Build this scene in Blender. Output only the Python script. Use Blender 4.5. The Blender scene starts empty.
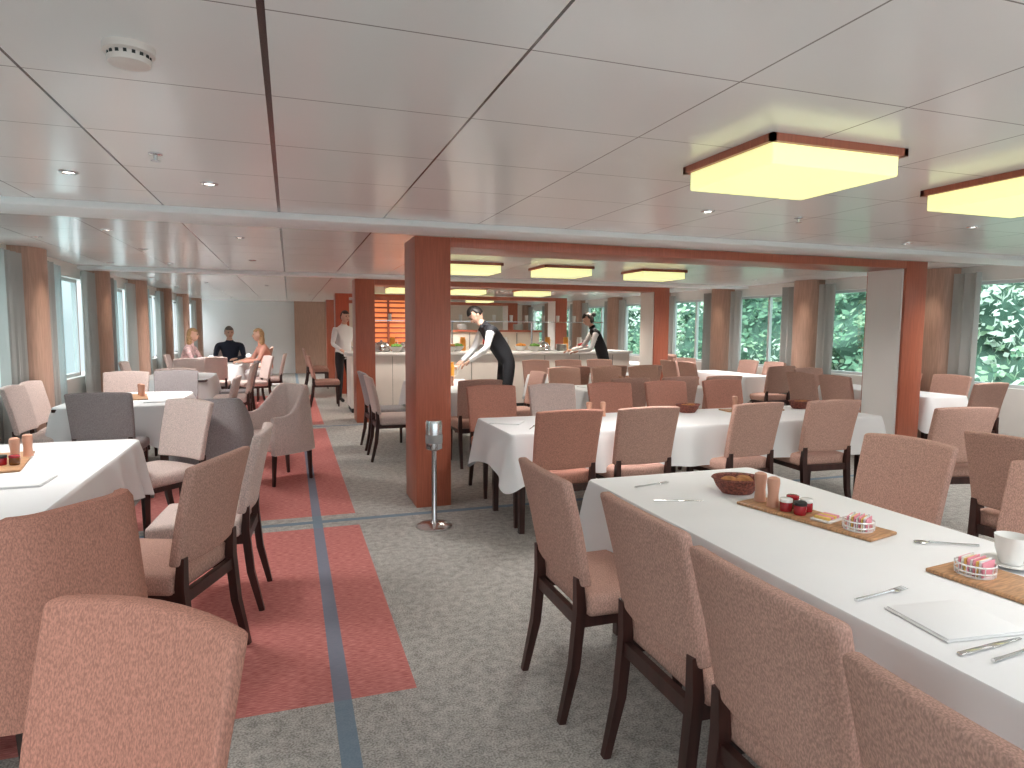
import bpy, bmesh, math, random
from mathutils import Vector, Matrix, noise
random.seed(7)
SC=bpy.context.scene
COL=SC.collection
H=2.28
XL,XR,YN,YF=-2.62,8.0,-2.5,22.0

# ---------------------------------------------------------------- materials
def newmat(name):
    m=bpy.data.materials.new(name); m.use_nodes=True
    nt=m.node_tree; b=nt.nodes['Principled BSDF']
    return m,nt,b
def mat(name,col,rough=.5,metal=0,spec=.5,emit=None,es=0,noise_amt=0,scale=20,bump=0,col2=None,detail=3):
    m,nt,b=newmat(name)
    b.inputs['Base Color'].default_value=(*col,1)
    b.inputs['Roughness'].default_value=rough
    b.inputs['Metallic'].default_value=metal
    b.inputs['Specular IOR Level'].default_value=spec
    if emit: 
        b.inputs['Emission Color'].default_value=(*emit,1); b.inputs['Emission Strength'].default_value=es
    if noise_amt or col2 or bump:
        tc=nt.nodes.new('ShaderNodeTexCoord')
        n=nt.nodes.new('ShaderNodeTexNoise'); n.inputs['Scale'].default_value=scale; n.inputs['Detail'].default_value=detail
        nt.links.new(tc.outputs['Object'],n.inputs['Vector'])
    if noise_amt or col2:
        r=nt.nodes.new('ShaderNodeValToRGB')
        c2=col2 or tuple(min(1,c*(1+noise_amt)) for c in col)
        c1=col if col2 else tuple(c*(1-noise_amt) for c in col)
        r.color_ramp.elements[0].position=.35; r.color_ramp.elements[1].position=.65
        r.color_ramp.elements[0].color=(*c1,1); r.color_ramp.elements[1].color=(*c2,1)
        nt.links.new(n.outputs['Fac'],r.inputs['Fac']); nt.links.new(r.outputs['Color'],b.inputs['Base Color'])
    if bump:
        bp=nt.nodes.new('ShaderNodeBump'); bp.inputs['Strength'].default_value=bump; bp.inputs['Distance'].default_value=.01
        nt.links.new(n.outputs['Fac'],bp.inputs['Height']); nt.links.new(bp.outputs['Normal'],b.inputs['Normal'])
    return m
def stretch(m,vec,scale=None):
    nt=m.node_tree
    n=[x for x in nt.nodes if x.type=='TEX_NOISE'][0]; tc=[x for x in nt.nodes if x.type=='TEX_COORD'][0]
    mp=nt.nodes.new('ShaderNodeMapping'); mp.inputs['Scale'].default_value=vec
    nt.links.new(tc.outputs['Object'],mp.inputs['Vector']); nt.links.new(mp.outputs['Vector'],n.inputs['Vector'])
    if scale: n.inputs['Scale'].default_value=scale
    return m
M={}
def fab(key,name,col): M[key]=stretch(mat(name,col,.95,noise_amt=.22,scale=280,bump=.15,spec=.12,detail=2),(1,1,.4))
fab('fabric','chair_fabric',(.56,.345,.285)); fab('fabric2','light_chair_fabric',(.69,.56,.52)); fab('fabric3','grey_chair_fabric',(.37,.335,.34)); fab('fabric4','terracotta_fabric',(.54,.265,.205))
M['darkwood']=stretch(mat('dark_leg_wood',(.045,.016,.013),.35,noise_amt=.3,scale=30),(1,1,.1))
M['redwood']=stretch(mat('column_wood',(.41,.115,.065),.32,noise_amt=.10,scale=14),(6,6,.3))
M['pilwood']=stretch(mat('pilaster_wood',(.46,.29,.22),.4,noise_amt=.12,scale=14),(6,6,.3))
M['cloth']=mat('tablecloth_linen',(.85,.85,.86),.85,noise_amt=.015,scale=2.5,bump=.5,spec=.2,detail=2)
M['white']=mat('white_paint',(.90,.90,.90),.5)
M['warmwhite']=mat('cabinet_white',(.84,.80,.76),.4,noise_amt=.02,scale=3)
M['beige']=mat('beige_panel',(.74,.64,.55),.5,noise_amt=.03,scale=3)
M['steel']=mat('brushed_steel',(.72,.72,.73),.18,metal=1)
M['alu']=mat('aluminium_frame',(.7,.71,.72),.4,metal=.4)
M['lampglow']=mat('lampshade_glow',(.8,.8,.5),.6,emit=(.90,.93,.42),es=.85)
M['spot']=mat('downlight_glow',(1,1,1),.5,emit=(1,.95,.85),es=8)
M['plastic']=mat('plastic_white',(.80,.70,.65),.45)
M['dark']=mat('dark_recess',(.02,.02,.02),.6)
M['porcelain']=mat('porcelain',(.88,.87,.85),.15)
M['lightwood']=stretch(mat('tray_wood',(.48,.26,.13),.45,noise_amt=.25,scale=20),(1,8,1))
M['grinder']=stretch(mat('grinder_wood',(.62,.32,.22),.4,noise_amt=.1,scale=20),(1,1,.3))
M['basket']=mat('woven_basket',(.22,.06,.04),.6,noise_amt=.5,scale=90,bump=.8)
M['jam']=mat('jam_red',(.35,.01,.02),.1)
M['honey']=mat('honey_dark',(.18,.06,.01),.1)
M['pink']=mat('sachet_pink',(.85,.34,.42),.6)
M['yellow']=mat('sachet_yellow',(.85,.55,.15),.6)
M['bread']=mat('bread_crust',(.42,.18,.06),.8,noise_amt=.3,scale=30)
M['orange']=mat('orange_juice',(.85,.35,.05),.3)
M['greenf']=mat('green_salad',(.15,.35,.06),.6,noise_amt=.4,scale=30)
M['redf']=mat('red_fruit',(.55,.05,.04),.4,noise_amt=.4,scale=30)
M['greypl']=mat('grey_plastic',(.3,.3,.3),.4)
M['skin']=mat('skin',(.70,.42,.31),.5)
M['hairD']=mat('hair_dark',(.018,.012,.010),.5)
M['hairB']=mat('hair_blond',(.48,.30,.15),.6,noise_amt=.3,scale=60)
M['hairG']=mat('hair_brown_grey',(.15,.12,.10),.6)
M['shirt']=mat('shirt_white',(.87,.87,.88),.8)
M['vest']=mat('vest_black',(.012,.012,.016),.8)
M['navy']=mat('shirt_navy',(.015,.02,.04),.8)
M['peach']=mat('shirt_peach',(.85,.42,.32),.8)
M['rose']=mat('blouse_rose',(.85,.55,.55),.8,noise_amt=.3,scale=20)
M['eye']=mat('eye_dark',(.02,.015,.01),.3)
M['lip']=mat('lips',(.45,.12,.10),.5)
M['shoe']=mat('shoe_black',(.01,.01,.01),.3)
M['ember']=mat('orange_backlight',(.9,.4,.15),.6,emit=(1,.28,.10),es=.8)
def drape(name,col,tr):
    m,nt,b=newmat(name); b.inputs['Base Color'].default_value=(*col,1); b.inputs['Roughness'].default_value=.9
    t=nt.nodes.new('ShaderNodeBsdfTranslucent'); t.inputs[0].default_value=(*col,1); x=nt.nodes.new('ShaderNodeMixShader'); x.inputs[0].default_value=tr
    nt.links.new(b.outputs[0],x.inputs[1]); nt.links.new(t.outputs[0],x.inputs[2]); nt.links.new(x.outputs[0],nt.nodes['Material Output'].inputs[0]); return m
M['curtain']=drape('curtain_grey',(.47,.45,.43),.15)
M['sheer']=drape('sheer_curtain',(.60,.68,.69),.3)

def glassmat():
    m=bpy.data.materials.new('window_glass'); m.use_nodes=True; nt=m.node_tree
    nt.nodes.remove(nt.nodes['Principled BSDF']); o=nt.nodes['Material Output']
    t=nt.nodes.new('ShaderNodeBsdfTransparent'); g=nt.nodes.new('ShaderNodeBsdfGlossy'); g.inputs['Roughness'].default_value=.02
    t.inputs['Color'].default_value=(.90,.97,.96,1)
    x=nt.nodes.new('ShaderNodeMixShader'); x.inputs[0].default_value=.05
    nt.links.new(t.outputs[0],x.inputs[1]); nt.links.new(g.outputs[0],x.inputs[2]); nt.links.new(x.outputs[0],o.inputs[0])
    return m
M['glass']=glassmat()

def mth(nt,op,a,b=None,c=None):
    n=nt.nodes.new('ShaderNodeMath'); n.operation=op
    for i,v in enumerate((a,b,c)):
        if v is None: continue
        if isinstance(v,(int,float)): n.inputs[i].default_value=v
        else: nt.links.new(v,n.inputs[i])
    return n.outputs[0]
def band(nt,x,lo,hi):
    return mth(nt,'MULTIPLY',mth(nt,'GREATER_THAN',x,lo),mth(nt,'LESS_THAN',x,hi))
def mixc(nt,f,a,b):
    n=nt.nodes.new('ShaderNodeMix'); n.data_type='RGBA'
    nt.links.new(f,n.inputs[0])
    for v,i in ((a,6),(b,7)):
        if isinstance(v,tuple): n.inputs[i].default_value=(*v,1)
        else: nt.links.new(v,n.inputs[i])
    return n.outputs[2]
def posxy(nt):
    g=nt.nodes.new('ShaderNodeNewGeometry'); s=nt.nodes.new('ShaderNodeSeparateXYZ'); nt.links.new(g.outputs['Position'],s.inputs[0])
    return g.outputs['Position'],s.outputs[0],s.outputs[1]

def carpet():
    m,nt,b=newmat('carpet'); P,x,y=posxy(nt)
    n=nt.nodes.new('ShaderNodeTexNoise'); n.inputs['Scale'].default_value=130; n.inputs['Detail'].default_value=3; nt.links.new(P,n.inputs['Vector'])
    n4=nt.nodes.new('ShaderNodeTexNoise'); n4.inputs['Scale'].default_value=22; n4.inputs['Detail'].default_value=3; nt.links.new(P,n4.inputs['Vector'])
    ff=mth(nt,'ADD',mth(nt,'MULTIPLY',n.outputs['Fac'],.68),mth(nt,'MULTIPLY',n4.outputs['Fac'],.32))
    r=nt.nodes.new('ShaderNodeValToRGB'); r.color_ramp.elements[0].position=.38; r.color_ramp.elements[1].position=.62
    r.color_ramp.elements[0].color=(.26,.245,.225,1); r.color_ramp.elements[1].color=(.61,.585,.55,1); nt.links.new(ff,r.inputs['Fac'])
    mp=nt.nodes.new('ShaderNodeMapping'); mp.inputs['Scale'].default_value=(26,200,1); nt.links.new(P,mp.inputs['Vector'])
    n3=nt.nodes.new('ShaderNodeTexNoise'); n3.inputs['Scale'].default_value=1; n3.inputs['Detail'].default_value=4; nt.links.new(mp.outputs[0],n3.inputs['Vector'])
    r2=nt.nodes.new('ShaderNodeValToRGB'); r2.color_ramp.elements[0].position=.35; r2.color_ramp.elements[1].position=.65
    r2.color_ramp.elements[0].color=(.47,.135,.125,1); r2.color_ramp.elements[1].color=(.72,.30,.27,1); nt.links.new(n3.outputs['Fac'],r2.inputs['Fac'])
    inx=band(nt,x,-1.25,.47)
    my=mth(nt,'MAXIMUM',band(nt,y,2.58,4.95),mth(nt,'MAXIMUM',band(nt,y,5.27,9.9),band(nt,y,10.3,14.9)))
    pink=mth(nt,'MULTIPLY',inx,my)
    c=mixc(nt,pink,r.outputs[0],r2.outputs[0])
    st=band(nt,x,.135,.205)
    cr=mth(nt,'MAXIMUM',band(nt,y,5.07,5.14),band(nt,y,10.07,10.14))
    bl=mth(nt,'MULTIPLY',mth(nt,'MAXIMUM',st,cr),.85)
    c=mixc(nt,bl,c,(.18,.26,.34))
    nt.links.new(c,b.inputs['Base Color']); b.inputs['Roughness'].default_value=1; b.inputs['Specular IOR Level'].default_value=.1
    return m
def ceilmat():
    m,nt,b=newmat('ceiling_panels'); P,x,y=posxy(nt)
    fx=mth(nt,'ABSOLUTE',mth(nt,'SUBTRACT',mth(nt,'FRACT',mth(nt,'ADD',mth(nt,'DIVIDE',mth(nt,'ADD',x,.05),.71),.5)),.5))
    jx=mth(nt,'LESS_THAN',fx,.0050)
    wide=mth(nt,'MAXIMUM',band(nt,x,-.060,-.040),mth(nt,'MAXIMUM',band(nt,x,.654,.664),band(nt,x,-.765,-.755)))
    fy=mth(nt,'ABSOLUTE',mth(nt,'SUBTRACT',mth(nt,'FRACT',mth(nt,'ADD',mth(nt,'DIVIDE',mth(nt,'SUBTRACT',y,2.43),.64),.5)),.5))
    jy=mth(nt,'LESS_THAN',fy,.0042)
    n2=nt.nodes.new('ShaderNodeTexNoise'); n2.inputs['Scale'].default_value=1.2; nt.links.new(P,n2.inputs['Vector'])
    r=nt.nodes.new('ShaderNodeValToRGB'); r.color_ramp.elements[0].color=(.83,.81,.80,1); r.color_ramp.elements[1].color=(.91,.89,.88,1); nt.links.new(n2.outputs[0],r.inputs[0])
    c=mixc(nt,mth(nt,'MAXIMUM',jx,jy),r.outputs[0],(.30,.27,.26))
    c=mixc(nt,wide,c,(.02,.02,.02))
    nt.links.new(c,b.inputs['Base Color']); b.inputs['Roughness'].default_value=.20; b.inputs['Specular IOR Level'].default_value=.8
    return m
M['carpet']=carpet(); M['ceil']=ceilmat()
def perfmat():
    m,nt,b=newmat('perforated_panel'); tc=nt.nodes.new('ShaderNodeTexCoord')
    v=nt.nodes.new('ShaderNodeTexVoronoi'); v.inputs['Scale'].default_value=34; v.inputs['Randomness'].default_value=.0
    nt.links.new(tc.outputs['Object'],v.inputs['Vector'])
    f=mth(nt,'LESS_THAN',v.outputs['Distance'],.16)
    c=mixc(nt,f,(.90,.88,.86),(.6,.57,.55)); nt.links.new(c,b.inputs['Base Color']); b.inputs['Roughness'].default_value=.35
    return m
M['perf']=perfmat()

# ---------------------------------------------------------------- mesh helpers
def obj(name,bm,mats,loc=(0,0,0),rot=0,smooth=True,parent=None):
    me=bpy.data.meshes.new(name); bm.normal_update(); bm.to_mesh(me); bm.free()
    for k in mats: me.materials.append(M[k])
    if smooth:
        me.polygons.foreach_set('use_smooth',[True]*len(me.polygons))
        try: me.set_sharp_from_angle(angle=math.radians(40))
        except Exception: pass
    o=bpy.data.objects.new(name,me); o.location=loc; o.rotation_euler=(0,0,rot); COL.objects.link(o)
    if parent: o.parent=parent
    return o
def inst(name,me,loc,rot=0):
    o=bpy.data.objects.new(name,me); o.location=loc; o.rotation_euler=(0,0,rot); COL.objects.link(o); return o
def add(dst,src,mi=None,mx=None):
    me=bpy.data.meshes.new('t')
    if mi is not None:
        for f in src.faces: f.material_index=mi
    if mx is not None: bmesh.ops.transform(src,matrix=mx,verts=src.verts)
    src.to_mesh(me); src.free(); dst.from_mesh(me); bpy.data.meshes.remove(me)
def box(dst,lo,hi,mi=0,bev=0,seg=2,cuts=(0,0,0),fn=None,mx=None):
    b=bmesh.new(); bmesh.ops.create_cube(b,size=1)
    c=[(lo[i]+hi[i])/2 for i in range(3)]; s=[hi[i]-lo[i] for i in range(3)]
    for v in b.verts: v.co=Vector([c[i]+v.co[i]*s[i] for i in range(3)])
    if bev: bmesh.ops.bevel(b,geom=b.edges[:],offset=bev,segments=seg,affect='EDGES',profile=.5)
    for ax in range(3):
        for k in range(cuts[ax]):
            t=lo[ax]+s[ax]*(k+1)/(cuts[ax]+1); no=[0,0,0]; no[ax]=1; co=[0,0,0]; co[ax]=t
            bmesh.ops.bisect_plane(b,geom=b.verts[:]+b.edges[:]+b.faces[:],plane_co=co,plane_no=no)
    if fn:
        for v in b.verts: v.co=Vector(fn(*v.co))
    add(dst,b,mi,mx)
def tube(dst,pts,rads,mi=0,n=10,cap=True,mx=None,sq=False):
    b=bmesh.new(); rings=[]
    for i,p in enumerate(pts):
        p=Vector(p)
        d=(Vector(pts[min(i+1,len(pts)-1)])-Vector(pts[max(i-1,0)])).normalized()
        up=Vector((0,0,1)) if abs(d.z)<.9 else Vector((0,1,0))
        a=d.cross(up).normalized(); c=d.cross(a).normalized()
        r=rads[i] if hasattr(rads,'__len__') else rads
        off=math.pi/4 if sq else 0
        rings.append([b.verts.new(p+a*r*math.cos(2*math.pi*k/n+off)+c*r*math.sin(2*math.pi*k/n+off)) for k in range(n)])
    for i in range(len(rings)-1):
        for k in range(n): b.faces.new((rings[i][k],rings[i][(k+1)%n],rings[i+1][(k+1)%n],rings[i+1][k]))
    if cap: b.faces.new(rings[0][::-1]); b.faces.new(rings[-1])
    bmesh.ops.recalc_face_normals(b,faces=b.faces)
    add(dst,b,mi,mx)
def lathe(dst,prof,mi=0,n=24,at=(0,0,0),mx=None):
    b=bmesh.new(); rings=[]
    for r,z in prof:
        if r<1e-5: rings.append([b.verts.new((at[0],at[1],at[2]+z))])
        else: rings.append([b.verts.new((at[0]+r*math.cos(2*math.pi*k/n),at[1]+r*math.sin(2*math.pi*k/n),at[2]+z)) for k in range(n)])
    for i in range(len(rings)-1):
        A,B=rings[i],rings[i+1]
        for k in range(n):
            k2=(k+1)%n
            if len(A)==1 and len(B)==1: continue
            if len(A)==1: b.faces.new((A[0],B[k2],B[k]))
            elif len(B)==1: b.faces.new((A[k],A[k2],B[0]))
            else: b.faces.new((A[k],A[k2],B[k2],B[k]))
    bmesh.ops.recalc_face_normals(b,faces=b.faces)
    add(dst,b,mi,mx)
def boxobj(name,lo,hi,m,bev=0,parent=None):
    bm=bmesh.new(); c=[(lo[i]+hi[i])/2 for i in range(3)]
    box(bm,[lo[i]-c[i] for i in range(3)],[hi[i]-c[i] for i in range(3)],0,bev)
    return obj(name,bm,[m],loc=c,smooth=bev>0,parent=parent)

# ---------------------------------------------------------------- room
boxobj('floor',(XL-.3,YN,-.2),(XR+.3,YF+.2,0),'carpet')
boxobj('ceiling',(XL-.3,YN,H),(XR+.3,YF+.2,H+.2),'ceil')
boxobj('trim_1',(XL,4.82,H-.045),(XR,5.26,H),'white',.005)
boxobj('trim_2',(XL,10.0,H-.045),(XR,10.3,H),'white',.005)
SILL,HEAD=.82,2.10
for side,x0,x1 in (('left',XL-.25,XL),('right',XR,XR+.25)):
    bm=bmesh.new()
    box(bm,(x0,YN,0),(x1,YF,SILL)); box(bm,(x0,YN,HEAD),(x1,YF,H))
    obj('wall_'+side,bm,['warmwhite'],smooth=False)
boxobj('baseboard_left',(XL,YN,0),(XL+.015,YF,.09),'darkwood')
boxobj('baseboard_right',(XR-.015,YN,0),(XR,YF,.09),'darkwood')
bm=bmesh.new(); box(bm,(XL,YF,0),(XR,YF+.2,H)); obj('wall_far',bm,['white'],smooth=False)
boxobj('trim_3',(.15,YF-.25,0),(1.15,YF-.01,H),'pilwood')
boxobj('trim_4',(1.15,YF-.35,0),(XR-.0,YF-.01,H),'beige')
def curtain(name,x,y0,y1,z0,z1,amp,k,m):
    bm=bmesh.new(); n=int((y1-y0)*80); rows=[]
    for j in range(5):
        z=z0+(z1-z0)*j/4; g=1-.25*j/4
        rows.append([bm.verts.new((x+amp*g*math.sin(k*(y0+(y1-y0)*i/n))+.3*amp*math.sin(2.7*k*i/n+j*.2),y0+(y1-y0)*i/n,z)) for i in range(n+1)])
    for j in range(4):
        for i in range(n): bm.faces.new((rows[j][i],rows[j][i+1],rows[j+1][i+1],rows[j+1][i]))
    return obj(name,bm,[m])
def pilaster(x,y,sgn):
    bm=bmesh.new()
    n=14; w=.26; dpt=.24
    prof=[(0,-w)]+[(dpt*math.sin(math.pi*t/n)**.55,-w*math.cos(math.pi*t/n)) for t in range(1,n)]+[(0,w)]
    lo=[bm.verts.new((sgn*a,b,0)) for a,b in prof]; hi=[bm.verts.new((sgn*a,b,H-.002)) for a,b in prof]
    for i in range(len(lo)): 
        j=(i+1)%len(lo); bm.faces.new((lo[i],lo[j],hi[j],hi[i]))
    bm.faces.new(lo); bm.faces.new(hi); bmesh.ops.recalc_face_normals(bm,faces=bm.faces)
    return obj('pilaster',bm,['pilwood'],loc=(x+sgn*.002,y,0))
LP=[8.0-2.55*k for k in range(4,0,-1)]+[8.0+2.55*k for k in range(6)]
RP=[6.25-2.2*k for k in range(4,0,-1)]+[6.25+2.2*k for k in range(8)]
wi=0
for P,x,sg in ((LP,XL,1),(RP,XR,-1)):
    for k,y in enumerate(P):
        pilaster(x,y,sg)
        if k<len(P)-1:
            ya,yb=y+.26,P[k+1]-.26; wi+=1
            e=bpy.data.objects.new('window_%d'%wi,None); COL.objects.link(e)
            bm=bmesh.new(); xo=x-sg*.12
            for a,b2 in ((ya,ya+.04),(yb-.04,yb),((ya+yb)/2-.02,(ya+yb)/2+.02)): box(bm,(xo-.03,a,SILL),(xo+.03,b2,HEAD))
            box(bm,(xo-.03,ya,SILL),(xo+.03,yb,SILL+.04)); box(bm,(xo-.03,ya,HEAD-.04),(xo+.03,yb,HEAD))
            obj('frame',bm,['alu'],smooth=False,parent=e)
            bm=bmesh.new(); box(bm,(xo-.004,ya,SILL),(xo+.004,yb,HEAD)); obj('pane',bm,['glass'],smooth=False,parent=e)
            cw=.46 if sg>0 else .32
            curtain('curtain',x+sg*.09,ya+.01,ya+cw,.1,2.2,.05,46,'curtain')
            curtain('curtain',x+sg*.09,yb-cw,yb-.01,.1,2.2,.05,46,'curtain')
            if sg>0: curtain('sheer_curtain',x+.04,ya+cw,ya+.95,.1,2.2,.028,60,'sheer')

def portal(y,x1,x2,name='wood_portal_frame'):
    bm=bmesh.new()
    box(bm,(.965,y,0),(1.26,y+.5,H-.05),0,.006); box(bm,(x1,y,0),(x2,y+.5,H-.05),0,.006)
    box(bm,(1.26,y,H-.13),(x1,y+.5,H-.05),0,.004)
    box(bm,(x1-.02,y+.03,.0),(x1,y+.47,H-.13),1)
    return obj(name,bm,['redwood','perf'])
for y in (5.26,10.3,14.9,18.6): portal(y,6.22,6.52)

def ceil_lamp(x0,x1,y0,y1):
    bm=bmesh.new(); cx,cy=(x0+x1)/2,(y0+y1)/2; w,l=(x1-x0)/2,(y1-y0)/2
    t=.022
    for a in ((-w,-l,w,-l+t),(-w,l-t,w,l),(-w,-l,-w+t,l),(w-t,-l,w,l)):
        box(bm,(a[0],a[1],-.032),(a[2],a[3],0),0)
    box(bm,(-w+.024,-l+.024,-.115),(w-.024,l-.024,-.002),1,.008)
    return obj('ceiling_lamp',bm,['redwood','lampglow'],loc=(cx,cy,H),smooth=False)
for x0 in (1.83,3.38): ceil_lamp(x0,x0+.72,2.18,2.80)
for x0 in (1.80,3.02,4.4): ceil_lamp(x0,x0+.68,7.6,8.2)
for x0 in (1.8,3.1,4.5): ceil_lamp(x0,x0+.68,12.6,13.2)
for x0 in (1.8,3.1,4.5): ceil_lamp(x0,x0+.68,16.6,17.2)
bm=bmesh.new(); lathe(bm,[(0,0),(.066,0),(.066,-.02),(.053,-.024),(.051,-.032),(.057,-.034),(.053,-.048),(.028,-.053),(0,-.053)],0)
for k in range(16):
    a=2*math.pi*k/16; box(bm,(.049,-.004,-.034),(.0555,.004,-.024),1,mx=Matrix.Rotation(a,4,'Z'))
obj('smoke_detector',bm,['plastic','dark'],loc=(-.41,2.15,H))
bm=bmesh.new(); lathe(bm,[(0,0),(.03,0),(.03,-.006),(.01,-.01),(.008,-.03),(.02,-.032),(.02,-.036),(0,-.036)],0); spk=obj('sprinkler_head',bm,['steel'],loc=(-.56,3.4,H))
inst('sprinkler_head',spk.data,(3.4,3.75,H))
bm=bmesh.new(); lathe(bm,[(.0,-.003),(.032,-.003)],1); lathe(bm,[(.032,-.003),(.034,-.010),(.046,-.006),(.046,0)],0)
sp=obj('ceiling_spotlight',bm,['steel','spot'],loc=(-1.05,3.95,H))
spots=[(-.40,4.0),(2.65,3.75),(4.9,3.6),(-1.4,6.2),(-1.4,7.6),(-1.4,9.2),(-1.4,11),(-1.4,13),(-1.4,16),(-.4,6.3),(-.4,8.4),(-.4,10.8),(-.4,13.5),(2.8,6.2),(4.2,6.2),(5.4,6.4),(7.0,6.4),(7.0,8.6),(7.0,11),(7.2,13.5),(3.5,10.8),(5,10.9),(-1.05,1.5),(2.6,.8),(5.4,1.4),(2.2,19.5),(.5,17),(-1.5,19.5),(5.3,4.5),(-2.1,6.9),(-2.1,9.4),(-2.1,12),(-2.1,14.5)]
for s in spots: inst('ceiling_spotlight',sp.data,(s[0],s[1],H))
def light(x,y,power,size=.3,col=(1,.97,.93),ang=155,z=H-.05,nm='downlight'):
    l=bpy.data.lights.new(nm,'SPOT'); l.energy=power; l.spot_size=math.radians(ang); l.spot_blend=.9; l.shadow_soft_size=size; l.color=col
    o=bpy.data.objects.new(nm,l); o.location=(x,y,z); COL.objects.link(o)
for x,y,pw in ((-1.3,.8,82),(-1.3,4.2,145),(-1.3,8,195),(-1.3,12.5,250),(-1,18,450),(2.3,.9,82),(2.3,4.0,145),(4.8,2.4,135),(4.6,5.6,180),(2.6,8.6,230),(7,4.6,150),(6.6,9,215),(7,13,280),(3,13.2,330),(5,16,360),(3,19.5,450)):
    light(x,y,pw)
for x in (1.8,3.6,5.4): light(x,11.0,95,.1,(1,.88,.74),120,nm='buffet_spot')
for x,ys,sg in ((XL,(8.0,10.55,13.1,15.65),1),(XR,(6.25,8.45,10.65),-1)):
    for y in ys: light(x+sg*.42,y-.12,26,.04,(1,.85,.7),62,H-.02,'pilaster_spot')

# ---------------------------------------------------------------- chairs
def chair_bm():
    bm=bmesh.new()
    for sx in (-1,1):
        x=sx*.205
        tube(bm,[(x,-.285,0),(x,-.235,.22),(x,-.215,.44),(x,-.222,.565)],[.019,.026,.028,.022],1,n=4,sq=True)
        tube(bm,[(x,.225,0),(x,.225,.40)],[.018,.030],1,n=4,sq=True)
        box(bm,(x-.012,-.22,.37),(x+.012,.22,.42),1)
    box(bm,(-.2,.21,.37),(.2,.235,.42),1); box(bm,(-.2,-.23,.37),(.2,-.205,.42),1)
    def seat(x,y,z):
        k=1-.07*(.25-y)/.5
        zz=z+ (.018*(1-(x/.24)**2)*(1-(y/.26)**2) if z>.46 else 0)
        return (x*k,y,zz)
    box(bm,(-.245,-.195,.405),(.245,.255,.495),0,.028,3,(5,5,0),seat)
    def back(x,y,z):
        t=(z-.53)/.43
        w=1+.05*t
        yy=y-.02-.075*t-.02*t*t+ .035*(x/.24)**2
        zt=z-(.014*(x/.24)**2 if t>.6 else 0)*t
        return (x*w,yy,zt)
    box(bm,(-.232,-.230,.53),(.232,-.184,.955),0,.014,3,(7,0,5),back)
    return bm
chair_o=obj('dining_chair',chair_bm(),['fabric','darkwood'],loc=(1.23,2.37,0),rot=-math.pi/2)
chair_me=chair_o.data
greyme=chair_me.copy(); greyme.materials[0]=M['fabric3']
lightme=chair_me.copy(); lightme.materials[0]=M['fabric2']
terme=chair_me.copy(); terme.materials[0]=M['fabric4']
def chair(x,y,deg,me=None):
    return inst('dining_chair',me or chair_me,(x,y,0),math.radians(deg-90))
def armchair_bm():
    bm=bmesh.new()
    N=28; W=.29; path=[]
    for i in range(N+1):
        a=math.pi*i/N
        ca,sa=math.cos(a),math.sin(a)
        path.append(Vector((W*(1 if ca>=0 else -1)*abs(ca)**.45,.24-.50*abs(sa)**.62,0)))
    secs=[]
    for i,p in enumerate(path):
        d=(path[min(i+1,N)]-path[max(i-1,0)]).normalized(); nr=Vector((d.y,-d.x,0))
        f=max(0,min(1,(.10-p.y)/.30)); f=f*f*(3-2*f)
        zt=.66+.27*f; lean=nr*(.05*f); th=.034; s=[]
        for o,z in ((-th,.30),(-th,zt*.6),(-th,zt-.03),(-th*.6,zt-.006),(0,zt),(th*.6,zt-.006),(th,zt-.03),(th,zt*.6),(th,.30)):
            q=p+nr*o+lean*((z-.3)/.6); s.append(bm.verts.new((q.x,q.y,z)))
        secs.append(s)
    for i in range(N):
        for k in range(9):
            k2=(k+1)%9; bm.faces.new((secs[i][k],secs[i][k2],secs[i+1][k2],secs[i+1][k]))
    bm.faces.new(secs[0]); bm.faces.new(secs[-1][::-1])
    bmesh.ops.recalc_face_normals(bm,faces=bm.faces)
    box(bm,(-.265,-.2,.33),(.265,.27,.48),0,.03,3)
    for x,y in ((-.25,.2),(.25,.2),(-.2,-.2),(.2,-.2)): tube(bm,[(x,y*1.08,0),(x,y,.34)],[.016,.026],1,n=4,sq=True)
    return bm
arm_o=obj('armchair',armchair_bm(),['fabric4','darkwood'],loc=(-.82,2.52,0),rot=math.radians(142-90))
armL=arm_o.data.copy(); armL.materials[0]=M['fabric2']
armG=arm_o.data.copy(); armG.materials[0]=M['fabric3']
def armchair(x,y,deg,me=None): return inst('armchair',me or arm_o.data,(x,y,0),math.radians(deg-90))

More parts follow.
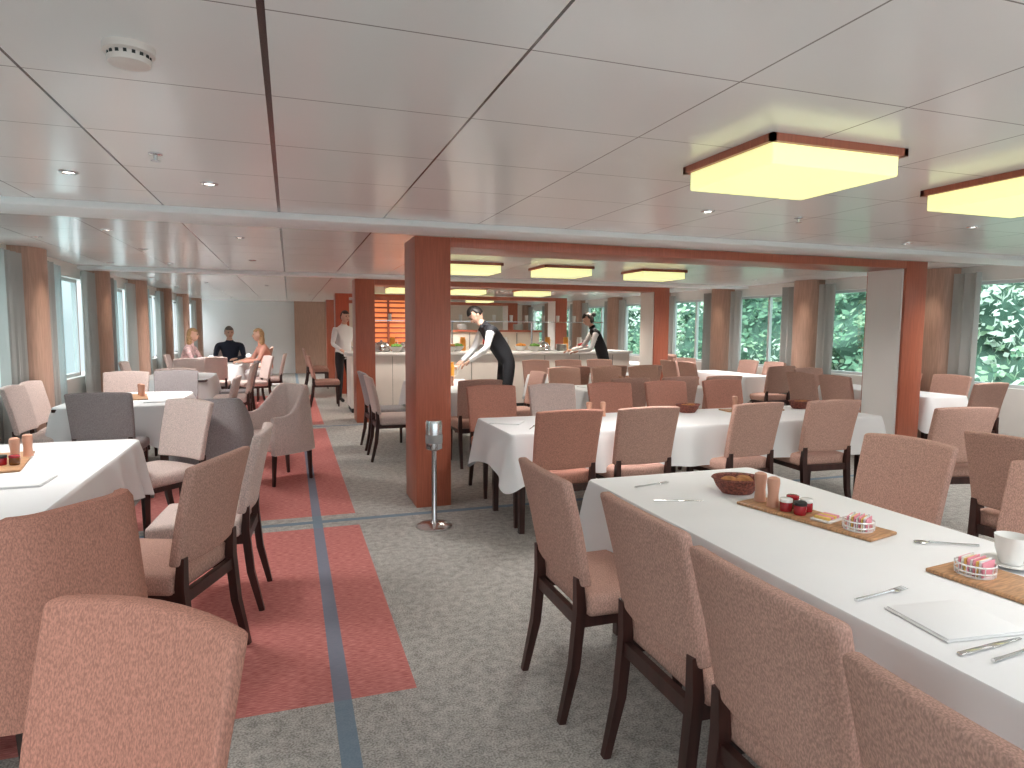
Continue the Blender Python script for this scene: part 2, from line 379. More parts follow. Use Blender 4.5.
# ---------------------------------------------------------------- tables
def table(x0,x1,y0,y1,drop=.30,top=.75,seed=0,r=.03):
    cx,cy=(x0+x1)/2,(y0+y1)/2; w,l=(x1-x0)/2,(y1-y0)/2
    bm=bmesh.new()
    box(bm,(-w+.02,-l+.02,top-.035),(w-.02,l-.02,top-.006),0,.004)
    for sx in (-1,1):
        for sy in (-1,1):
            tube(bm,[(sx*(w-.12),sy*(l-.12),0),(sx*(w-.12),sy*(l-.12),top-.03)],[.028,.036],0,n=4,sq=True)
    t=obj('dining_table',bm,['darkwood'],loc=(cx,cy,0))
    bm=bmesh.new(); rnd=random.Random(seed); rr=r
    corners=[(w,l,0),(-w,l,90),(-w,-l,180),(w,-l,270)]
    P=[]
    for ci,(X,Y,a0) in enumerate(corners):
        ccx=X-math.copysign(rr,X); ccy=Y-math.copysign(rr,Y)
        for i in range(9):
            a=math.radians(a0+90*i/8); P.append((ccx+rr*math.cos(a),ccy+rr*math.sin(a),math.cos(a),math.sin(a),math.sin(math.pi*i/8)))
        nx,ny,_=corners[(ci+1)%4]
        e0=Vector((P[-1][0],P[-1][1])); na=math.radians(a0+90)
        e1=Vector((nx-math.copysign(rr,nx)+rr*math.cos(na),ny-math.copysign(rr,ny)+rr*math.sin(na)))
        L=(e1-e0).length; n=max(6,int(L/.035))
        for i in range(1,n):
            q=e0.lerp(e1,i/n); dc=min(i/n,1-i/n)*L
            P.append((q.x,q.y,math.cos(na),math.sin(na),-dc))
    n=len(P); ph=[rnd.uniform(0,6.28) for _ in range(5)]
    rings=[]
    for lev,(dz,k) in enumerate(((0,-.012),(0,.0),(-.006,.006),(-.02,.010),(-.2,.2),(-.4,.4),(-.6,.6),(-.8,.8),(-1,1))):
        ring=[]; s=0
        for i,p in enumerate(P):
            if i: s+=math.hypot(p[0]-P[i-1][0],p[1]-P[i-1][1])
            corner=math.exp(-abs(min(p[4],0))/.12) if p[4]<=0 else 1+.6*p[4]
            if lev<4: off=k; z=top+dz+.004
            else:
                g=.55+.45*math.sin(1.7*s+ph[4])
                amp=(.030*k+.014*k*math.sin(3*s+ph[0]))*g
                off=.014+.025*k+amp*math.sin(21*s+ph[1]+1.8*math.sin(2.3*s+ph[2]))+.05*k*(corner if corner<=1 else 1)
                z=top-drop*k*(1+ .22*min(corner,1.6)) +.004+.010*math.sin(5*s+ph[3])*k
            ring.append(bm.verts.new((p[0]+p[2]*off,p[1]+p[3]*off,z)))
        rings.append(ring)
    bm.faces.new(rings[0])
    for a,b in zip(rings,rings[1:]):
        for i in range(n): bm.faces.new((a[i],a[(i+1)%n],b[(i+1)%n],b[i]))
    bmesh.ops.recalc_face_normals(bm,faces=bm.faces)
    obj('tablecloth',bm,['cloth'],parent=t)
    return t
table(1.38,2.34,.15,2.87,seed=1)
table(1.45,4.85,4.25,5.12,seed=2)
table(-1.98,-.95,2.5,4.82,seed=3,r=.08)
table(-2.05,-1.05,6.75,8.2,seed=4,r=.15)
table(-2.0,-1.1,9.95,11.4,seed=5,r=.3)
table(-1.55,-.88,13.2,14.5,seed=6,r=.1)
table(-1.9,-1.0,17.2,18.8,seed=16,r=.1)
table(1.5,2.35,7.2,9.1,seed=7)
table(3.3,5.1,6.97,7.75,seed=8)
table(3.6,5.4,9.12,9.78,seed=12)
table(4.12,5.1,.0,2.45,seed=9)
for i,y0 in enumerate((1.6,5.3,8.4,11.6)): table(6.70,7.30,y0,y0+1.6,seed=20+i)
for x,y in ((1.30,1.73),(1.27,1.16),(1.2,.60)): chair(x,y,0)
chair(2.68,2.42,184); chair(2.66,1.68,180); chair(2.66,1.0,180)
chair(3.85,2.35,3); chair(3.85,1.5,0)
for x,a in ((1.78,90),(2.39,90),(3.3,96),(4.07,86)): chair(x,4.28,a,terme if x==1.78 else None)
for x in (1.80,2.42,3.05,3.7,4.4): chair(x,5.60,270,lightme if x==2.42 else terme)
chair(4.66,3.62,78)
chair(-.56,3.12,158)
chair(-.44,3.80,176,lightme)
chair(-.92,5.12,225,lightme)
armchair(-.62,5.75,95,armG)
armchair(-.12,6.7,212,armL)
chair(-1.48,6.38,88,greyme)
chair(-2.1,4.15,0,greyme); chair(-2.1,3.45,0,lightme)
chair(-2.08,6.95,0,lightme) ; chair(-2.1,7.45,0,lightme)
chair(-1.85,8.5,270,lightme); chair(-1.3,8.55,275,greyme)
chair(-.85,7.7,180,lightme)
chair(-.8,10.2,180,lightme); chair(-.8,11.0,185,greyme); chair(-1.4,9.6,90,lightme); chair(-1.6,11.75,270,lightme); chair(-2.1,11.2,0,lightme)
chair(-.65,12.8,200,lightme); chair(-1.3,12.85,90,lightme)
chair(-.75,17.5,180); chair(-.75,18.4,180); chair(-1.45,16.9,90,lightme)
chair(-.46,1.15,232,terme)
chair(1.12,7.45,0,lightme); chair(1.12,8.15,2,greyme); chair(2.66,7.6,180); chair(1.9,6.88,90)
for x in (3.6,4.25,4.85): chair(x,6.72,90); chair(x,8.03,270)
for x in (3.9,4.5,5.1): chair(x,8.88,90); chair(x+.05,10.04,270)
chair(.62,12.75,0) ; chair(.62,16.4,0); chair(.62,17.1,0)
for y0 in (1.6,5.3,8.4,11.6):
    chair(7.0,y0-.18,90); chair(6.5,y0+.85,0); chair(6.5,y0+1.4,0); chair(7.42,y0+.5,180); chair(7.42,y0+1.15,180); chair(7.0,y0+1.82,270)

# ---------------------------------------------------------------- table things
TZ=.755
bm=bmesh.new(); lathe(bm,[(0,0),(.026,0),(.024,.01),(.021,.05),(.023,.075),(.026,.10),(.024,.118),(.012,.124),(0,.125)],0,16)
grd=obj('pepper_grinder',bm,['grinder'],loc=(1.89,2.24,TZ+.013))
def grinder(x,y,z=TZ): inst('pepper_grinder',grd.data,(x,y,z))
grinder(1.88,2.15,TZ+.013)
bm=bmesh.new()
lathe(bm,[(0,.0),(.055,0),(.075,.03),(.088,.065),(.094,.068),(.090,.074),(.080,.068),(.068,.03),(.05,.008),(0,.008)],0,28)
for v in bm.verts: v.co.x*=1.25
for i,(x,y,z) in enumerate(((-.04,0,.05),(.035,.02,.05),(.02,-.03,.055))):
    b=bmesh.new(); bmesh.ops.create_icosphere(b,subdivisions=3,radius=.033)
    for v in b.verts: v.co=Vector((v.co.x*1.3+x,v.co.y*.8+y,v.co.z*.8+z))
    add(bm,b,1)
bsk=obj('bread_basket',bm,['basket','bread'],loc=(1.92,2.43,TZ),rot=-.3)
inst('bread_basket',bsk.data,(4.55,4.9,TZ),0); inst('bread_basket',bsk.data,(-1.72,4.5,TZ),1); inst('bread_basket',bsk.data,(3.35,4.95,TZ),0)
def tray(name,w,l,loc,rot):
    bm=bmesh.new(); box(bm,(-w/2,-l/2,0),(w/2,l/2,.012),0,.004); box(bm,(-w/2+.008,-l/2+.008,.012),(w/2-.008,l/2-.008,.0125),0)
    return obj(name,bm,['lightwood'],loc=loc,rot=rot)
tr=tray('wooden_tray',.17,.58,(1.935,2.0,TZ),.22)
tray('wooden_tray',.20,.42,(1.97,1.24,TZ),.12)
inst('wooden_tray',tr.data,(-1.45,4.15,TZ),.2); inst('wooden_tray',tr.data,(4.0,4.9,TZ),1.5)
inst('wooden_tray',tr.data,(4.1,7.4,TZ),1.3); inst('wooden_tray',tr.data,(-1.5,7.6,TZ),.2)
tz=TZ+.013
for x,y,z in ((-1.40,4.27,tz),(-1.42,4.15,tz),(-1.5,7.7,tz),(-1.46,7.60,tz),(3.82,4.91,tz),(2.38,4.95,TZ),(2.50,4.93,TZ),(4.0,7.4,tz),(4.1,7.42,tz),(1.9,8.0,TZ),(1.95,8.08,TZ),(4.4,9.4,TZ),(7.0,6.1,TZ),(7.05,6.16,TZ),(7,2.5,TZ),(-1.5,10.6,TZ)): grinder(x,y,z)
bm=bmesh.new(); lathe(bm,[(0,0),(.022,0),(.024,.005),(.024,.034),(.022,.038)],0,16); lathe(bm,[(.025,.038),(.025,.050),(.022,.052),(0,.052)],1,16)
j1=obj('jam_jar',bm,['jam','porcelain'],loc=(1.885,2.08,tz))
j2=j1.data.copy(); j2.materials[0]=M['honey']; j2.materials[1]=M['jam']
j3=j1.data.copy(); j3.materials[0]=M['jam']; j3.materials[1]=M['dark']
for i,(x,y,me) in enumerate(((1.945,2.11,j2),(1.90,2.02,j3),(1.96,2.05,j1.data),(-1.38,4.02,j2),(-1.44,4.03,j3),(4.14,4.90,j1.data),(4.07,4.93,j2))): inst('jam_jar',me,(x,y,tz))
bm=bmesh.new(); box(bm,(-.05,-.04,0),(.05,.04,.008),0,.003)
for k in range(4): box(bm,(-.04+.021*k,-.03,.008),(-.022+.021*k,.03,.018),1+k%2,.002)
bd=obj('butter_dish',bm,['porcelain','yellow','pink'],loc=(1.945,1.93,tz),rot=.3)
inst('butter_dish',bd.data,(1.965,1.16,tz),.2)
bm=bmesh.new(); lathe(bm,[(0,0),(.050,0),(.050,.004),(0,.004)],1,20)
for z in (.012,.032): lathe(bm,[(.052,z),(.0545,z+.003),(.052,z+.006),(.0505,z+.003),(.052,z)],1,20)
for k in range(14):
    a=2*math.pi*k/14; tube(bm,[(.052*math.cos(a),.052*math.sin(a),.002),(.054*math.cos(a),.054*math.sin(a),.036)],.0016,1,n=5)
for k in range(9): box(bm,(-.035,-.036+.008*k,.004),(.035,-.032+.008*k,.050+.004*(k%2)),[0,1,2,0,1,0,2,1,0][k],.001)
sh=obj('sachet_holder',bm,['pink','porcelain','yellow'],loc=(1.965,1.80,tz),rot=.5)
inst('sachet_holder',sh.data,(1.94,1.35,tz),.2); inst('sachet_holder',sh.data,(3.95,4.90,tz),.2)
bm=bmesh.new(); lathe(bm,[(0,0),(.045,0),(.078,.012),(.079,.015),(.045,.008),(0,.006)],0,28)
lathe(bm,[(0,.008),(.028,.008),(.032,.014),(.044,.055),(.048,.098),(.0455,.098),(.041,.055),(.028,.016),(0,.014)],0,28)
tube(bm,[(.046,0,.082),(.064,0,.080),(.073,0,.062),(.064,0,.040),(.042,0,.036)],[.005]*5,0,n=8)
obj('coffee_cup',bm,['porcelain'],loc=(2.155,1.39,TZ),rot=-.6)
bm=bmesh.new(); box(bm,(-.10,-.12,0),(.10,.12,.005),0,.002); box(bm,(-.098,-.118,.005),(.094,.115,.009),0,.002)
nk=obj('folded_napkin',bm,['cloth'],loc=(1.60,1.16,TZ),rot=1.45)
for x,y,a in ((-1.2,3.6,0),(1.6,4.8,1),(1.8,8.5,0),(-1.25,7.15,0),(3.55,7.4,.2),(4.7,7.4,.2)): inst('folded_napkin',nk.data,(x,y,TZ),a)
def cutlery(kind):
    bm=bmesh.new()
    if kind=='knife':
        box(bm,(-.11,-.007,0),(.0,.007,.005),0,.002); box(bm,(0,-.009,.001),(.11,.009,.003),0,.001,fn=lambda x,y,z:(x,y*(1 if x<.1 else .4),z))
    else:
        tube(bm,[(-.10,0,.005),(-.05,0,.005),(.04,0,.006),(.055,0,.006)],[.005,.004,.0035,.005],0,n=8)
        if kind=='fork':
            box(bm,(.05,-.011,.004),(.075,.011,.006),0,.001)
            for k in range(4): tube(bm,[(.073,-.0095+.0063*k,.005),(.105,-.0095+.0063*k,.007)],[.0018,.0012],0,n=6)
        else:
            b=bmesh.new(); bmesh.ops.create_icosphere(b,subdivisions=3,radius=1)
            for v in b.verts: v.co=Vector((.078+v.co.x*.026,v.co.y*.016,.005+v.co.z*.003))
            add(bm,b,0)
    return bm
fk=obj('fork',cutlery('fork'),['steel'],loc=(1.555,1.34,TZ),rot=.1)
kn=obj('knife',cutlery('knife'),['steel'],loc=(1.55,1.03,TZ+.001),rot=.05)
spn=obj('spoon',cutlery('spoon'),['steel'],loc=(2.15,1.60,TZ),rot=2.6)
inst('fork',fk.data,(1.58,.985,TZ),.08); inst('knife',kn.data,(1.58,2.38,TZ),-.3); inst('fork',fk.data,(1.61,2.66,TZ),.2)
inst('fork',fk.data,(1.7,4.5,TZ),1); inst('knife',kn.data,(1.9,4.5,TZ),1.4)

bm=bmesh.new()
lathe(bm,[(0,0),(.135,0),(.135,.012),(.12,.022),(.03,.035),(.02,.05),(.019,.58),(.05,.59),(.062,.60),(.062,.79),(.055,.81),(0,.815)],0,32)
lathe(bm,[(.0625,.64),(.064,.645),(.064,.70),(.0625,.705)],1,32)
obj('stanchion_post',bm,['steel','greypl'],loc=(1.0,4.72,0))

# ---------------------------------------------------------------- buffet
bm=bmesh.new()
box(bm,(.98,11.5,.08),(6.4,12.3,1.0),0,.01); box(bm,(1.0,11.55,0),(6.38,12.25,.08),2)
box(bm,(.94,11.44,1.0),(6.44,12.34,1.05),1,.006)
for k in range(1,8): box(bm,(.98+k*.72,11.495,.1),(.985+k*.72,11.502,.98),2)
for x in (1.3,2.9,4.5,5.8): tube(bm,[(x,12.0,1.05),(x,12.0,1.62)],.018,3,n=8)
box(bm,(1.2,11.7,1.60),(5.9,12.2,1.615),3)
obj('buffet_counter',bm,['warmwhite','white','dark','steel'])
BZ=1.051
bm=bmesh.new(); lathe(bm,[(0,0),(.14,0),(.17,.02),(.165,.03),(.16,.03),(.15,.10),(.10,.16),(.02,.19),(.02,.21),(0,.215)],0,24)
cl=obj('food_cloche',bm,['steel'],loc=(1.55,11.8,BZ))
for x in (2.0,4.65): inst('food_cloche',cl.data,(x,11.8,BZ))
bm=bmesh.new()
for k in range(9): lathe(bm,[(0,.014*k),(.07,.014*k),(.125,.014*k+.018),(.12,.02+.014*k),(0,.006+.014*k)],0,24)
ps=obj('plate_stack',bm,['porcelain'],loc=(2.6,11.8,BZ))
for x,y,z in ((3.35,11.75,BZ),(5.05,11.8,BZ),(4.1,9.5,.755),(5.0,9.45,.755)): inst('plate_stack',ps.data,(x,y,z))
def bowl(m):
    bm=bmesh.new(); lathe(bm,[(0,0),(.05,0),(.10,.05),(.13,.10),(.125,.10),(.09,.05),(0,.02)],0,24)
    for k in range(14):
        a=k*2.4; r_=.02*math.sqrt(k)
        b=bmesh.new(); bmesh.ops.create_icosphere(b,subdivisions=2,radius=.033)
        for v in b.verts: v.co+=Vector((r_*math.cos(a),r_*math.sin(a),.125-.25*r_))
        add(bm,b,1)
    return obj('serving_bowl',bm,['porcelain',m],loc=(3.8,11.8,BZ))
fb=bowl('bread'); f1=fb.data.copy(); f1.materials[1]=M['orange']; f2=fb.data.copy(); f2.materials[1]=M['greenf']; f3=fb.data.copy(); f3.materials[1]=M['redf']
for x,y,me in ((4.2,11.8,f1),(5.9,11.8,f2),(1.15,11.8,f3),(2.95,11.8,f2),(5.5,11.8,f3),(2.3,11.6,f1),(3.6,11.58,f3),(4.4,11.58,f2),(2.75,11.58,fb.data),(1.78,11.58,f2)): inst('serving_bowl',me,(x,y,BZ))
bm=bmesh.new(); lathe(bm,[(0,0),(.05,0),(.055,.02),(.055,.20),(.045,.24),(.05,.26),(0,.26)],0,18); tube(bm,[(.05,0,.21),(.10,0,.19),(.10,0,.09),(.054,0,.06)],.008,1,n=8)
jg=obj('juice_jug',bm,['orange','porcelain'],loc=(4.9,12.15,BZ))
jr=jg.data.copy(); jr.materials[0]=M['redf']; jw=jg.data.copy(); jw.materials[0]=M['porcelain']
for x,me in ((1.8,jg.data),(3.6,jr),(4.0,jw),(5.3,jg.data),(2.2,jw),(2.5,jr),(3.15,jg.data),(5.6,jw)): inst('juice_jug',me,(x,12.16,BZ))
inst('juice_jug',jg.data,(2.1,8.8,TZ)); inst('serving_bowl',f3,(1.8,8.85,TZ))
bm=bmesh.new(); lathe(bm,[(0,0),(.03,0),(.036,.12),(.034,.12),(.028,.006),(0,.006)],0,14)
gl=obj('water_glass',bm,['porcelain'],loc=(1.4,11.9,1.616))
for k in range(1,14): inst('water_glass',gl.data,(1.4+.33*k,11.9+.05*(k%2),1.616))
bm=bmesh.new()
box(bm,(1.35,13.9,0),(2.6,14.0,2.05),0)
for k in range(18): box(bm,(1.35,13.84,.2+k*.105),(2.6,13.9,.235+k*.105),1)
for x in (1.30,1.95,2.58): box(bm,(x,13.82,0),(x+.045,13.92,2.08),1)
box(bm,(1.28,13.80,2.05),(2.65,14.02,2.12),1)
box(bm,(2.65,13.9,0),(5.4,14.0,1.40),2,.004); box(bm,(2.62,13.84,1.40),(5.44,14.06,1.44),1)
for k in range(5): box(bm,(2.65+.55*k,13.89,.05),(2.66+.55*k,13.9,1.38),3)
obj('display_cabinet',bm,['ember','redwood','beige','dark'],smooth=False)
for x in (3.0,3.6,4.2,4.9): inst('plate_stack',ps.data,(x,13.95,1.442))

# ---------------------------------------------------------------- people
PM=['skin','shirt','vest','pants','hair','shoe','eye','lip']
def skinmesh(P,E,Rd,root):
    me=bpy.data.meshes.new('sk'); me.from_pydata(P,E,[]); o=bpy.data.objects.new('sk',me); COL.objects.link(o)
    md=o.modifiers.new('s','SKIN')
    for i,r in enumerate(Rd):
        me.skin_vertices[0].data[i].radius=(r,r) if not hasattr(r,'__len__') else r
        me.skin_vertices[0].data[i].use_root=(i==root)
    md.use_smooth_shade=True
    sb=o.modifiers.new('u','SUBSURF'); sb.levels=2; sb.render_levels=2
    dg=bpy.context.evaluated_depsgraph_get(); dg.update()
    m2=bpy.data.meshes.new_from_object(o.evaluated_get(dg)); bpy.data.objects.remove(o); bpy.data.meshes.remove(me)
    return m2
def head(dst,pos,mx,hair,fem):
    T=Matrix.Translation(pos)@mx
    b=bmesh.new(); bmesh.ops.create_uvsphere(b,u_segments=24,v_segments=18,radius=1)
    for v in b.verts:
        x,y,z=v.co; 
        j=1-.28*max(0,-z)**1.3
        yy=y*.095+(-.008 if (y>.5 and z>.1) else 0)
        v.co=Vector((x*.075*j, yy*(1-.12*max(0,-z))+ (.012*max(0,-z) if y>0 else .01*max(0,-z)), z*.115))
    add(dst,b,0,T)
    b=bmesh.new(); bmesh.ops.create_cone(b,segments=8,radius1=.017,radius2=.006,depth=.045,cap_ends=True)
    for v in b.verts: v.co=Vector((v.co.x,.094+v.co.y*.9-v.co.z*.35,-.008+v.co.z))
    add(dst,b,0,T)
    for sx in (-1,1):
        b=bmesh.new(); bmesh.ops.create_icosphere(b,subdivisions=2,radius=1)
        for v in b.verts: v.co=Vector((sx*.077+v.co.x*.008,-.005+v.co.y*.018,-.003+v.co.z*.030))
        add(dst,b,0,T)
        b=bmesh.new(); bmesh.ops.create_icosphere(b,subdivisions=2,radius=1)
        for v in b.verts: v.co=Vector((sx*.030+v.co.x*.012,.082+v.co.y*.008,.008+v.co.z*.007))
        add(dst,b,6,T)
        box(dst,(sx*.030-.016,.086,.022),(sx*.030+.016,.092,.027),4,0,mx=T)
    b=bmesh.new(); bmesh.ops.create_icosphere(b,subdivisions=2,radius=1)
    for v in b.verts: v.co=Vector((v.co.x*.024,.086+v.co.y*.008,-.052+v.co.z*.007))
    add(dst,b,7,T)
    b=bmesh.new(); bmesh.ops.create_uvsphere(b,u_segments=28,v_segments=20,radius=1)
    rm=[]
    for v in b.verts:
        x,y,z=v.co
        if (y>.15 and z<.42-.2*y+.1) or z<(-.75 if fem else -.35) or (y>-.15 and z<.0 and not fem): rm.append(v)
        v.co=Vector((x*.084,y*.104-.004,z*.125+.004))
    bmesh.ops.delete(b,geom=rm,context='VERTS')
    bmesh.ops.solidify(b,geom=b.faces[:],thickness=.008)
    add(dst,b,4,T)
    if fem==2:
        b=bmesh.new(); bmesh.ops.create_uvsphere(b,u_segments=20,v_segments=14,radius=1)
        for v in b.verts: v.co=Vector((v.co.x*.085,-.055+v.co.y*.055,-.09+v.co.z*.14))
        add(dst,b,4,T)
    elif fem==1:
        b=bmesh.new(); bmesh.ops.create_icosphere(b,subdivisions=3,radius=.045)
        for v in b.verts: v.co+=Vector((0,-.125,.03))
        add(dst,b,4,T)
def hand(dst,w,e,side,down):
    w=Vector(w); d=(w-Vector(e)).normalized(); dn=Vector(down); n=(dn-d*dn.dot(d)).normalized(); s=d.cross(n)*side
    T=Matrix((s,d,n)).transposed().to_4x4(); T.translation=w
    box(dst,(-.040,-.01,-.013),(.040,.085,.013),0,.011,2,mx=T)
    for k,(x,L) in enumerate(((-.031,.062),(-.0105,.072),(.0105,.068),(.031,.052))):
        tube(dst,[(x,.075,0),(x*1.05,.082+L*.35,.003),(x*1.08,.082+L*.7,.014),(x*1.08,.082+L*.9,.028)],[.0095,.009,.008,.005],0,n=8,mx=T)
    tube(dst,[(-.030,.015,.004),(-.055,.040,.010),(-.060,.068,.016),(-.056,.084,.022)],[.012,.011,.009,.005],0,n=8,mx=T)
def person(name,loc,deg,J,mt,scale=1.07,fem=0,headrot=(0,0),hdown=(0,0,-1)):
    rad={'pelvis':.135,'belly':.125,'chest':.135,'nb':.075,'neck':.052,'head':.05}
    if fem: rad.update({'belly':.11,'chest':.12,'nb':.065,'neck':.046})
    for s in 'LR': rad.update({'sh'+s:.068-.008*bool(fem),'ua'+s:.052-.006*bool(fem),'el'+s:.043,'wr'+s:.030,'hip'+s:.092,'th'+s:.082,'kn'+s:.060,'cf'+s:.056,'an'+s:.040,'toe'+s:.036})
    E=[('pelvis','belly'),('belly','chest'),('chest','nb'),('nb','neck'),('neck','head')]
    for s in 'LR':
        J['ua'+s]=tuple((Vector(J['sh'+s])*.5+Vector(J['el'+s])*.5)); J['th'+s]=tuple((Vector(J['hip'+s])*.5+Vector(J['kn'+s])*.5)); J['cf'+s]=tuple(Vector(J['kn'+s])*.62+Vector(J['an'+s])*.38)
        E+=[('chest','sh'+s),('sh'+s,'ua'+s),('ua'+s,'el'+s),('el'+s,'wr'+s),('pelvis','hip'+s),('hip'+s,'th'+s),('th'+s,'kn'+s),('kn'+s,'cf'+s),('cf'+s,'an'+s),('an'+s,'toe'+s)]
    names=list(J); idx={k:i for i,k in enumerate(names)}
    hp=J['head']
    me=skinmesh([J[k] for k in names],[(idx[a],idx[b]) for a,b in E],[rad[k] for k in names],idx['pelvis'])
    bm=bmesh.new(); bm.from_mesh(me); bpy.data.meshes.remove(me)
    def mi(a,b):
        if 'toe' in b: return 5
        if b[:2] in('th','kn','cf','an') or b[:3]=='hip': return 3
        if a=='neck' or b=='neck': return 0
        if b[:2] in ('ua','el','wr'): return 1
        return 2
    segs=[(Vector(J[a]),Vector(J[b]),mi(a,b)) for a,b in E]
    for f in bm.faces:
        c=f.calc_center_median(); best=9;bi=0
        for a,b,m in segs:
            t=max(0,min(1,(c-a).dot(b-a)/max(1e-6,(b-a).length_squared))); dd=(c-(a+(b-a)*t)).length
            if m==2: dd*=.80
            if dd<best: best=dd;bi=m
        f.material_index=bi; f.smooth=True
    mx=Matrix.Rotation(headrot[1],4,'Z')@Matrix.Rotation(headrot[0],4,'X')
    head(bm,Vector(hp)+Vector((0,.015,.05)),mx,'hair',fem)
    for s,sd in (('L',1),('R',-1)): hand(bm,J['wr'+s],J['el'+s],sd,hdown)
    for v in bm.verts: v.co*=scale
    me2=bpy.data.meshes.new(name); bm.to_mesh(me2); bm.free()
    for k in PM: me2.materials.append(M[mt.get(k,k)])
    me2.polygons.foreach_set('use_smooth',[True]*len(me2.polygons))
    o=bpy.data.objects.new(name,me2); o.location=loc; o.rotation_euler=(0,0,math.radians(deg-90)); COL.objects.link(o)
    return o
def stand(b=0.):
    s,c=math.sin(b),math.cos(b)
    def tp(x,y,z): return (x,y*c+z*s,.95+z*c-y*s)
    return tp
def waiter(bend,elL,wrL,elR,wrR,fem=0):
    tp=stand(bend); w=.185-.02*bool(fem)
    return {'pelvis':(0,0,.95),'belly':tp(0,0,.17),'chest':tp(0,0,.38),'nb':tp(0,.0,.52),'neck':tp(0,.015,.57),'head':tp(0,.03,.64),
     'shL':tp(-w,0,.45),'elL':elL,'wrL':wrL,'shR':tp(w,0,.45),'elR':elR,'wrR':wrR,
     'hipL':(-.095,0,.88),'knL':(-.11,.03,.50),'anL':(-.12,-.02,.09),'toeL':(-.13,.13,.035),
     'hipR':(.095,0,.88),'knR':(.11,.05,.50),'anR':(.12,.03,.09),'toeR':(.13,.18,.035)}
blk={'pants':'vest','hair':'hairD'}
person('waiter',(3.06,9.2,0),180,waiter(.66,(-.27,.36,1.06),(-.16,.56,.90),(.27,.38,1.04),(.15,.58,.88)),blk,scale=1.13,headrot=(-.85,.0))
person('waitress',(5.55,10.95,0),165,waiter(.40,(-.27,.28,1.06),(-.20,.50,1.02),(.26,.34,1.08),(.22,.56,1.03),1),blk,scale=1.05,fem=1,headrot=(-.5,0))
person('waiter',(1.0,13.3,0),300,waiter(.05,(-.25,.02,1.12),(-.2,.22,1.02),(.25,.02,1.12),(.2,.22,1.02)),{'pants':'vest','hair':'hairD','vest':'shirt'},scale=1.03)
def sitting(w=.185,lean=0,wz=.74):
    return {'pelvis':(0,-.05,.55),'belly':(0,-.04+lean*.3,.70),'chest':(0,-.02+lean*.7,.90),'nb':(0,lean,1.04),'neck':(0,.015+lean,1.09),'head':(0,.03+lean,1.16),
     'shL':(-w,lean*.9,.98),'elL':(-.25,.10+lean,.76),'wrL':(-.12,.36+lean,wz),'shR':(w,lean*.9,.98),'elR':(.25,.10+lean,.76),'wrR':(.14,.34+lean,wz),
     'hipL':(-.095,.0,.53),'knL':(-.12,.40,.52),'anL':(-.12,.40,.09),'toeL':(-.12,.55,.035),
     'hipR':(.095,.0,.53),'knR':(.12,.40,.52),'anR':(.12,.38,.09),'toeR':(.12,.53,.035)}
person('seated_man',(-1.20,14.95,0),270,sitting(.20,.05),{'vest':'navy','shirt':'navy','pants':'vest','hair':'hairG'},scale=1.12,headrot=(-.1,.3))
person('seated_woman',(-1.9,13.9,0),350,sitting(.165,.08),{'vest':'rose','shirt':'rose','pants':'shirt','hair':'hairB'},scale=1.09,fem=2)
person('seated_woman',(-.44,13.9,0),195,sitting(.165,.10),{'vest':'peach','shirt':'peach','pants':'shirt','hair':'hairB'},scale=1.09,fem=2)
chair(-1.20,15.0,270,lightme); chair(-1.95,13.9,0,lightme); chair(-.40,13.9,180,lightme)

# ---------------------------------------------------------------- camera
cam=bpy.data.cameras.new('camera'); co=bpy.data.objects.new('camera',cam); COL.objects.link(co)
cam.sensor_width=36; cam.lens=650/1024*36; cam.clip_start=.02
yaw=math.atan(222/650.); p=math.atan(56.5/650.); rho=.006
r0=Vector((math.cos(yaw),-math.sin(yaw),0)); f=Vector((math.sin(yaw)*math.cos(p),math.cos(yaw)*math.cos(p),-math.sin(p))); u0=r0.cross(f)
R=r0*math.cos(rho)+u0*math.sin(rho); U=u0*math.cos(rho)-r0*math.sin(rho)
mx=Matrix((R,U,-f)).transposed().to_4x4(); mx.translation=Vector((0,0,1.5)); co.matrix_world=mx
SC.camera=co
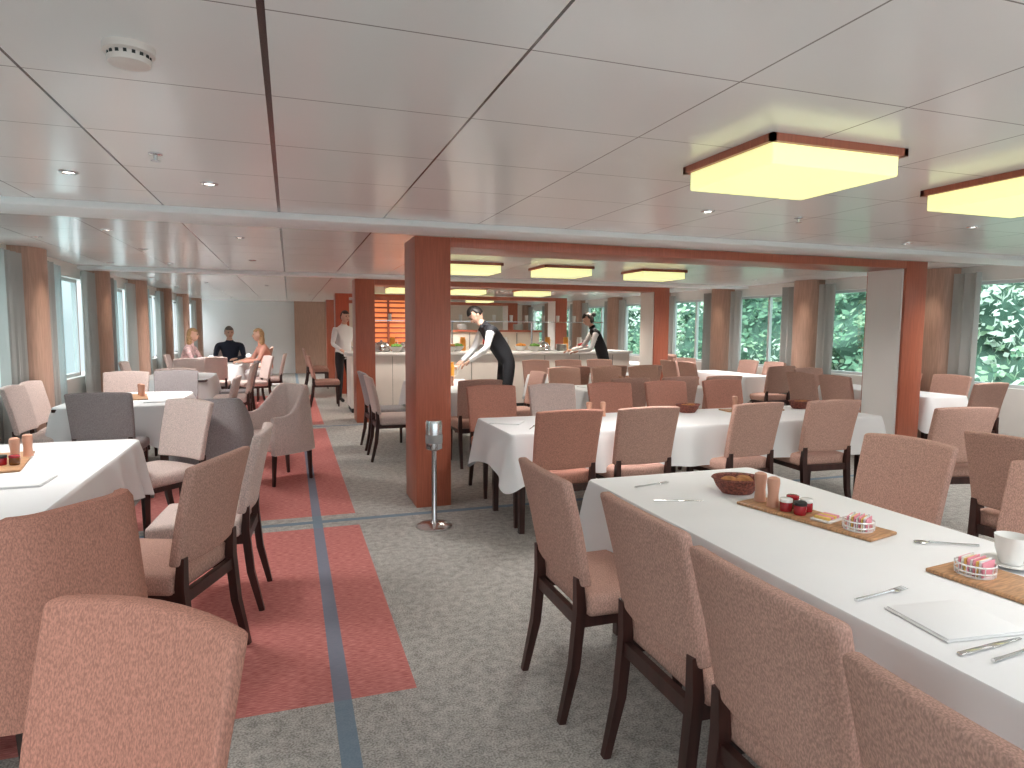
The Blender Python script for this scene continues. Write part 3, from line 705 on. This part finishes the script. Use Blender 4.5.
# ---------------------------------------------------------------- outdoors
w=bpy.data.worlds.new('world'); SC.world=w; w.use_nodes=True; nt=w.node_tree
bg=nt.nodes['Background']; tc=nt.nodes.new('ShaderNodeTexCoord'); sx=nt.nodes.new('ShaderNodeSeparateXYZ'); nt.links.new(tc.outputs['Generated'],sx.inputs[0])
r=nt.nodes.new('ShaderNodeValToRGB'); r.color_ramp.elements[0].position=.0; r.color_ramp.elements[0].color=(.19,.22,.235,1)
r.color_ramp.elements[1].position=.6; r.color_ramp.elements[1].color=(.93,.97,1,1)
nt.links.new(sx.outputs[2],r.inputs[0]); nt.links.new(r.outputs[0],bg.inputs[0]); bg.inputs[1].default_value=4.5
def bank(name,x,h,mats,sgn,amp,nleaf,ls,sk=2.5):
    bm=bmesh.new(); rows=[]; rnd=random.Random(5)
    def pt(y,t):
        z=-2+h*t; q=Vector((0,y*.6,z*.6)); d=noise.fractal(q,1,2,5)*amp
        top=noise.noise(Vector((0,y*.5,3)))*1.4*t*t
        return Vector((x+sgn*t*sk-sgn*d,y+noise.noise(q*3)*.3,z+top+noise.noise(q*2.1)*.5))
    for j in range(36): rows.append([bm.verts.new(pt(-8+i*.3,j/35)) for i in range(200)])
    for j in range(35):
        for i in range(199): bm.faces.new((rows[j][i],rows[j][i+1],rows[j+1][i+1],rows[j+1][i]))
    for k in range(nleaf):
        c=pt(rnd.uniform(-6,50),rnd.uniform(.12,1.05)); c.x-=sgn*rnd.uniform(0,.5)
        a=Vector([rnd.gauss(0,1) for _ in range(3)]).normalized(); b2=a.orthogonal().normalized(); s=ls*rnd.uniform(.4,1.4)
        q=noise.noise(c*.45)*1.3+rnd.uniform(-.35,.35)
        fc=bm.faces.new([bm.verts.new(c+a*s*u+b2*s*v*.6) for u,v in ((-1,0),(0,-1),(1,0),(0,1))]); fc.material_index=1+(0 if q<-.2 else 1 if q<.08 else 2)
    return obj(name,bm,mats,smooth=False)
M['leafA']=mat('foliage_dark',(.08,.17,.12),.8)  # darkest of the greens, on the bank surface behind the leaf cards
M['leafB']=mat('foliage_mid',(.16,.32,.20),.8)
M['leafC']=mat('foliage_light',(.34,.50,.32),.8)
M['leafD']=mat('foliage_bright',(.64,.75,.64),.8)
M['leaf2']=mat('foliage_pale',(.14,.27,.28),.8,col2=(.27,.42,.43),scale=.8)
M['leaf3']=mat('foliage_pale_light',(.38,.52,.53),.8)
M['water']=mat('water',(.50,.60,.60),.25)
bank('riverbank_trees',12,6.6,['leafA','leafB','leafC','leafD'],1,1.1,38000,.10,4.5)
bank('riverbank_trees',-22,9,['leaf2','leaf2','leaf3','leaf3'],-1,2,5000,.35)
boxobj('river_water',(-60,-20,-2.6),(60,60,-2.4),'water')
SC.view_settings.view_transform='Standard'
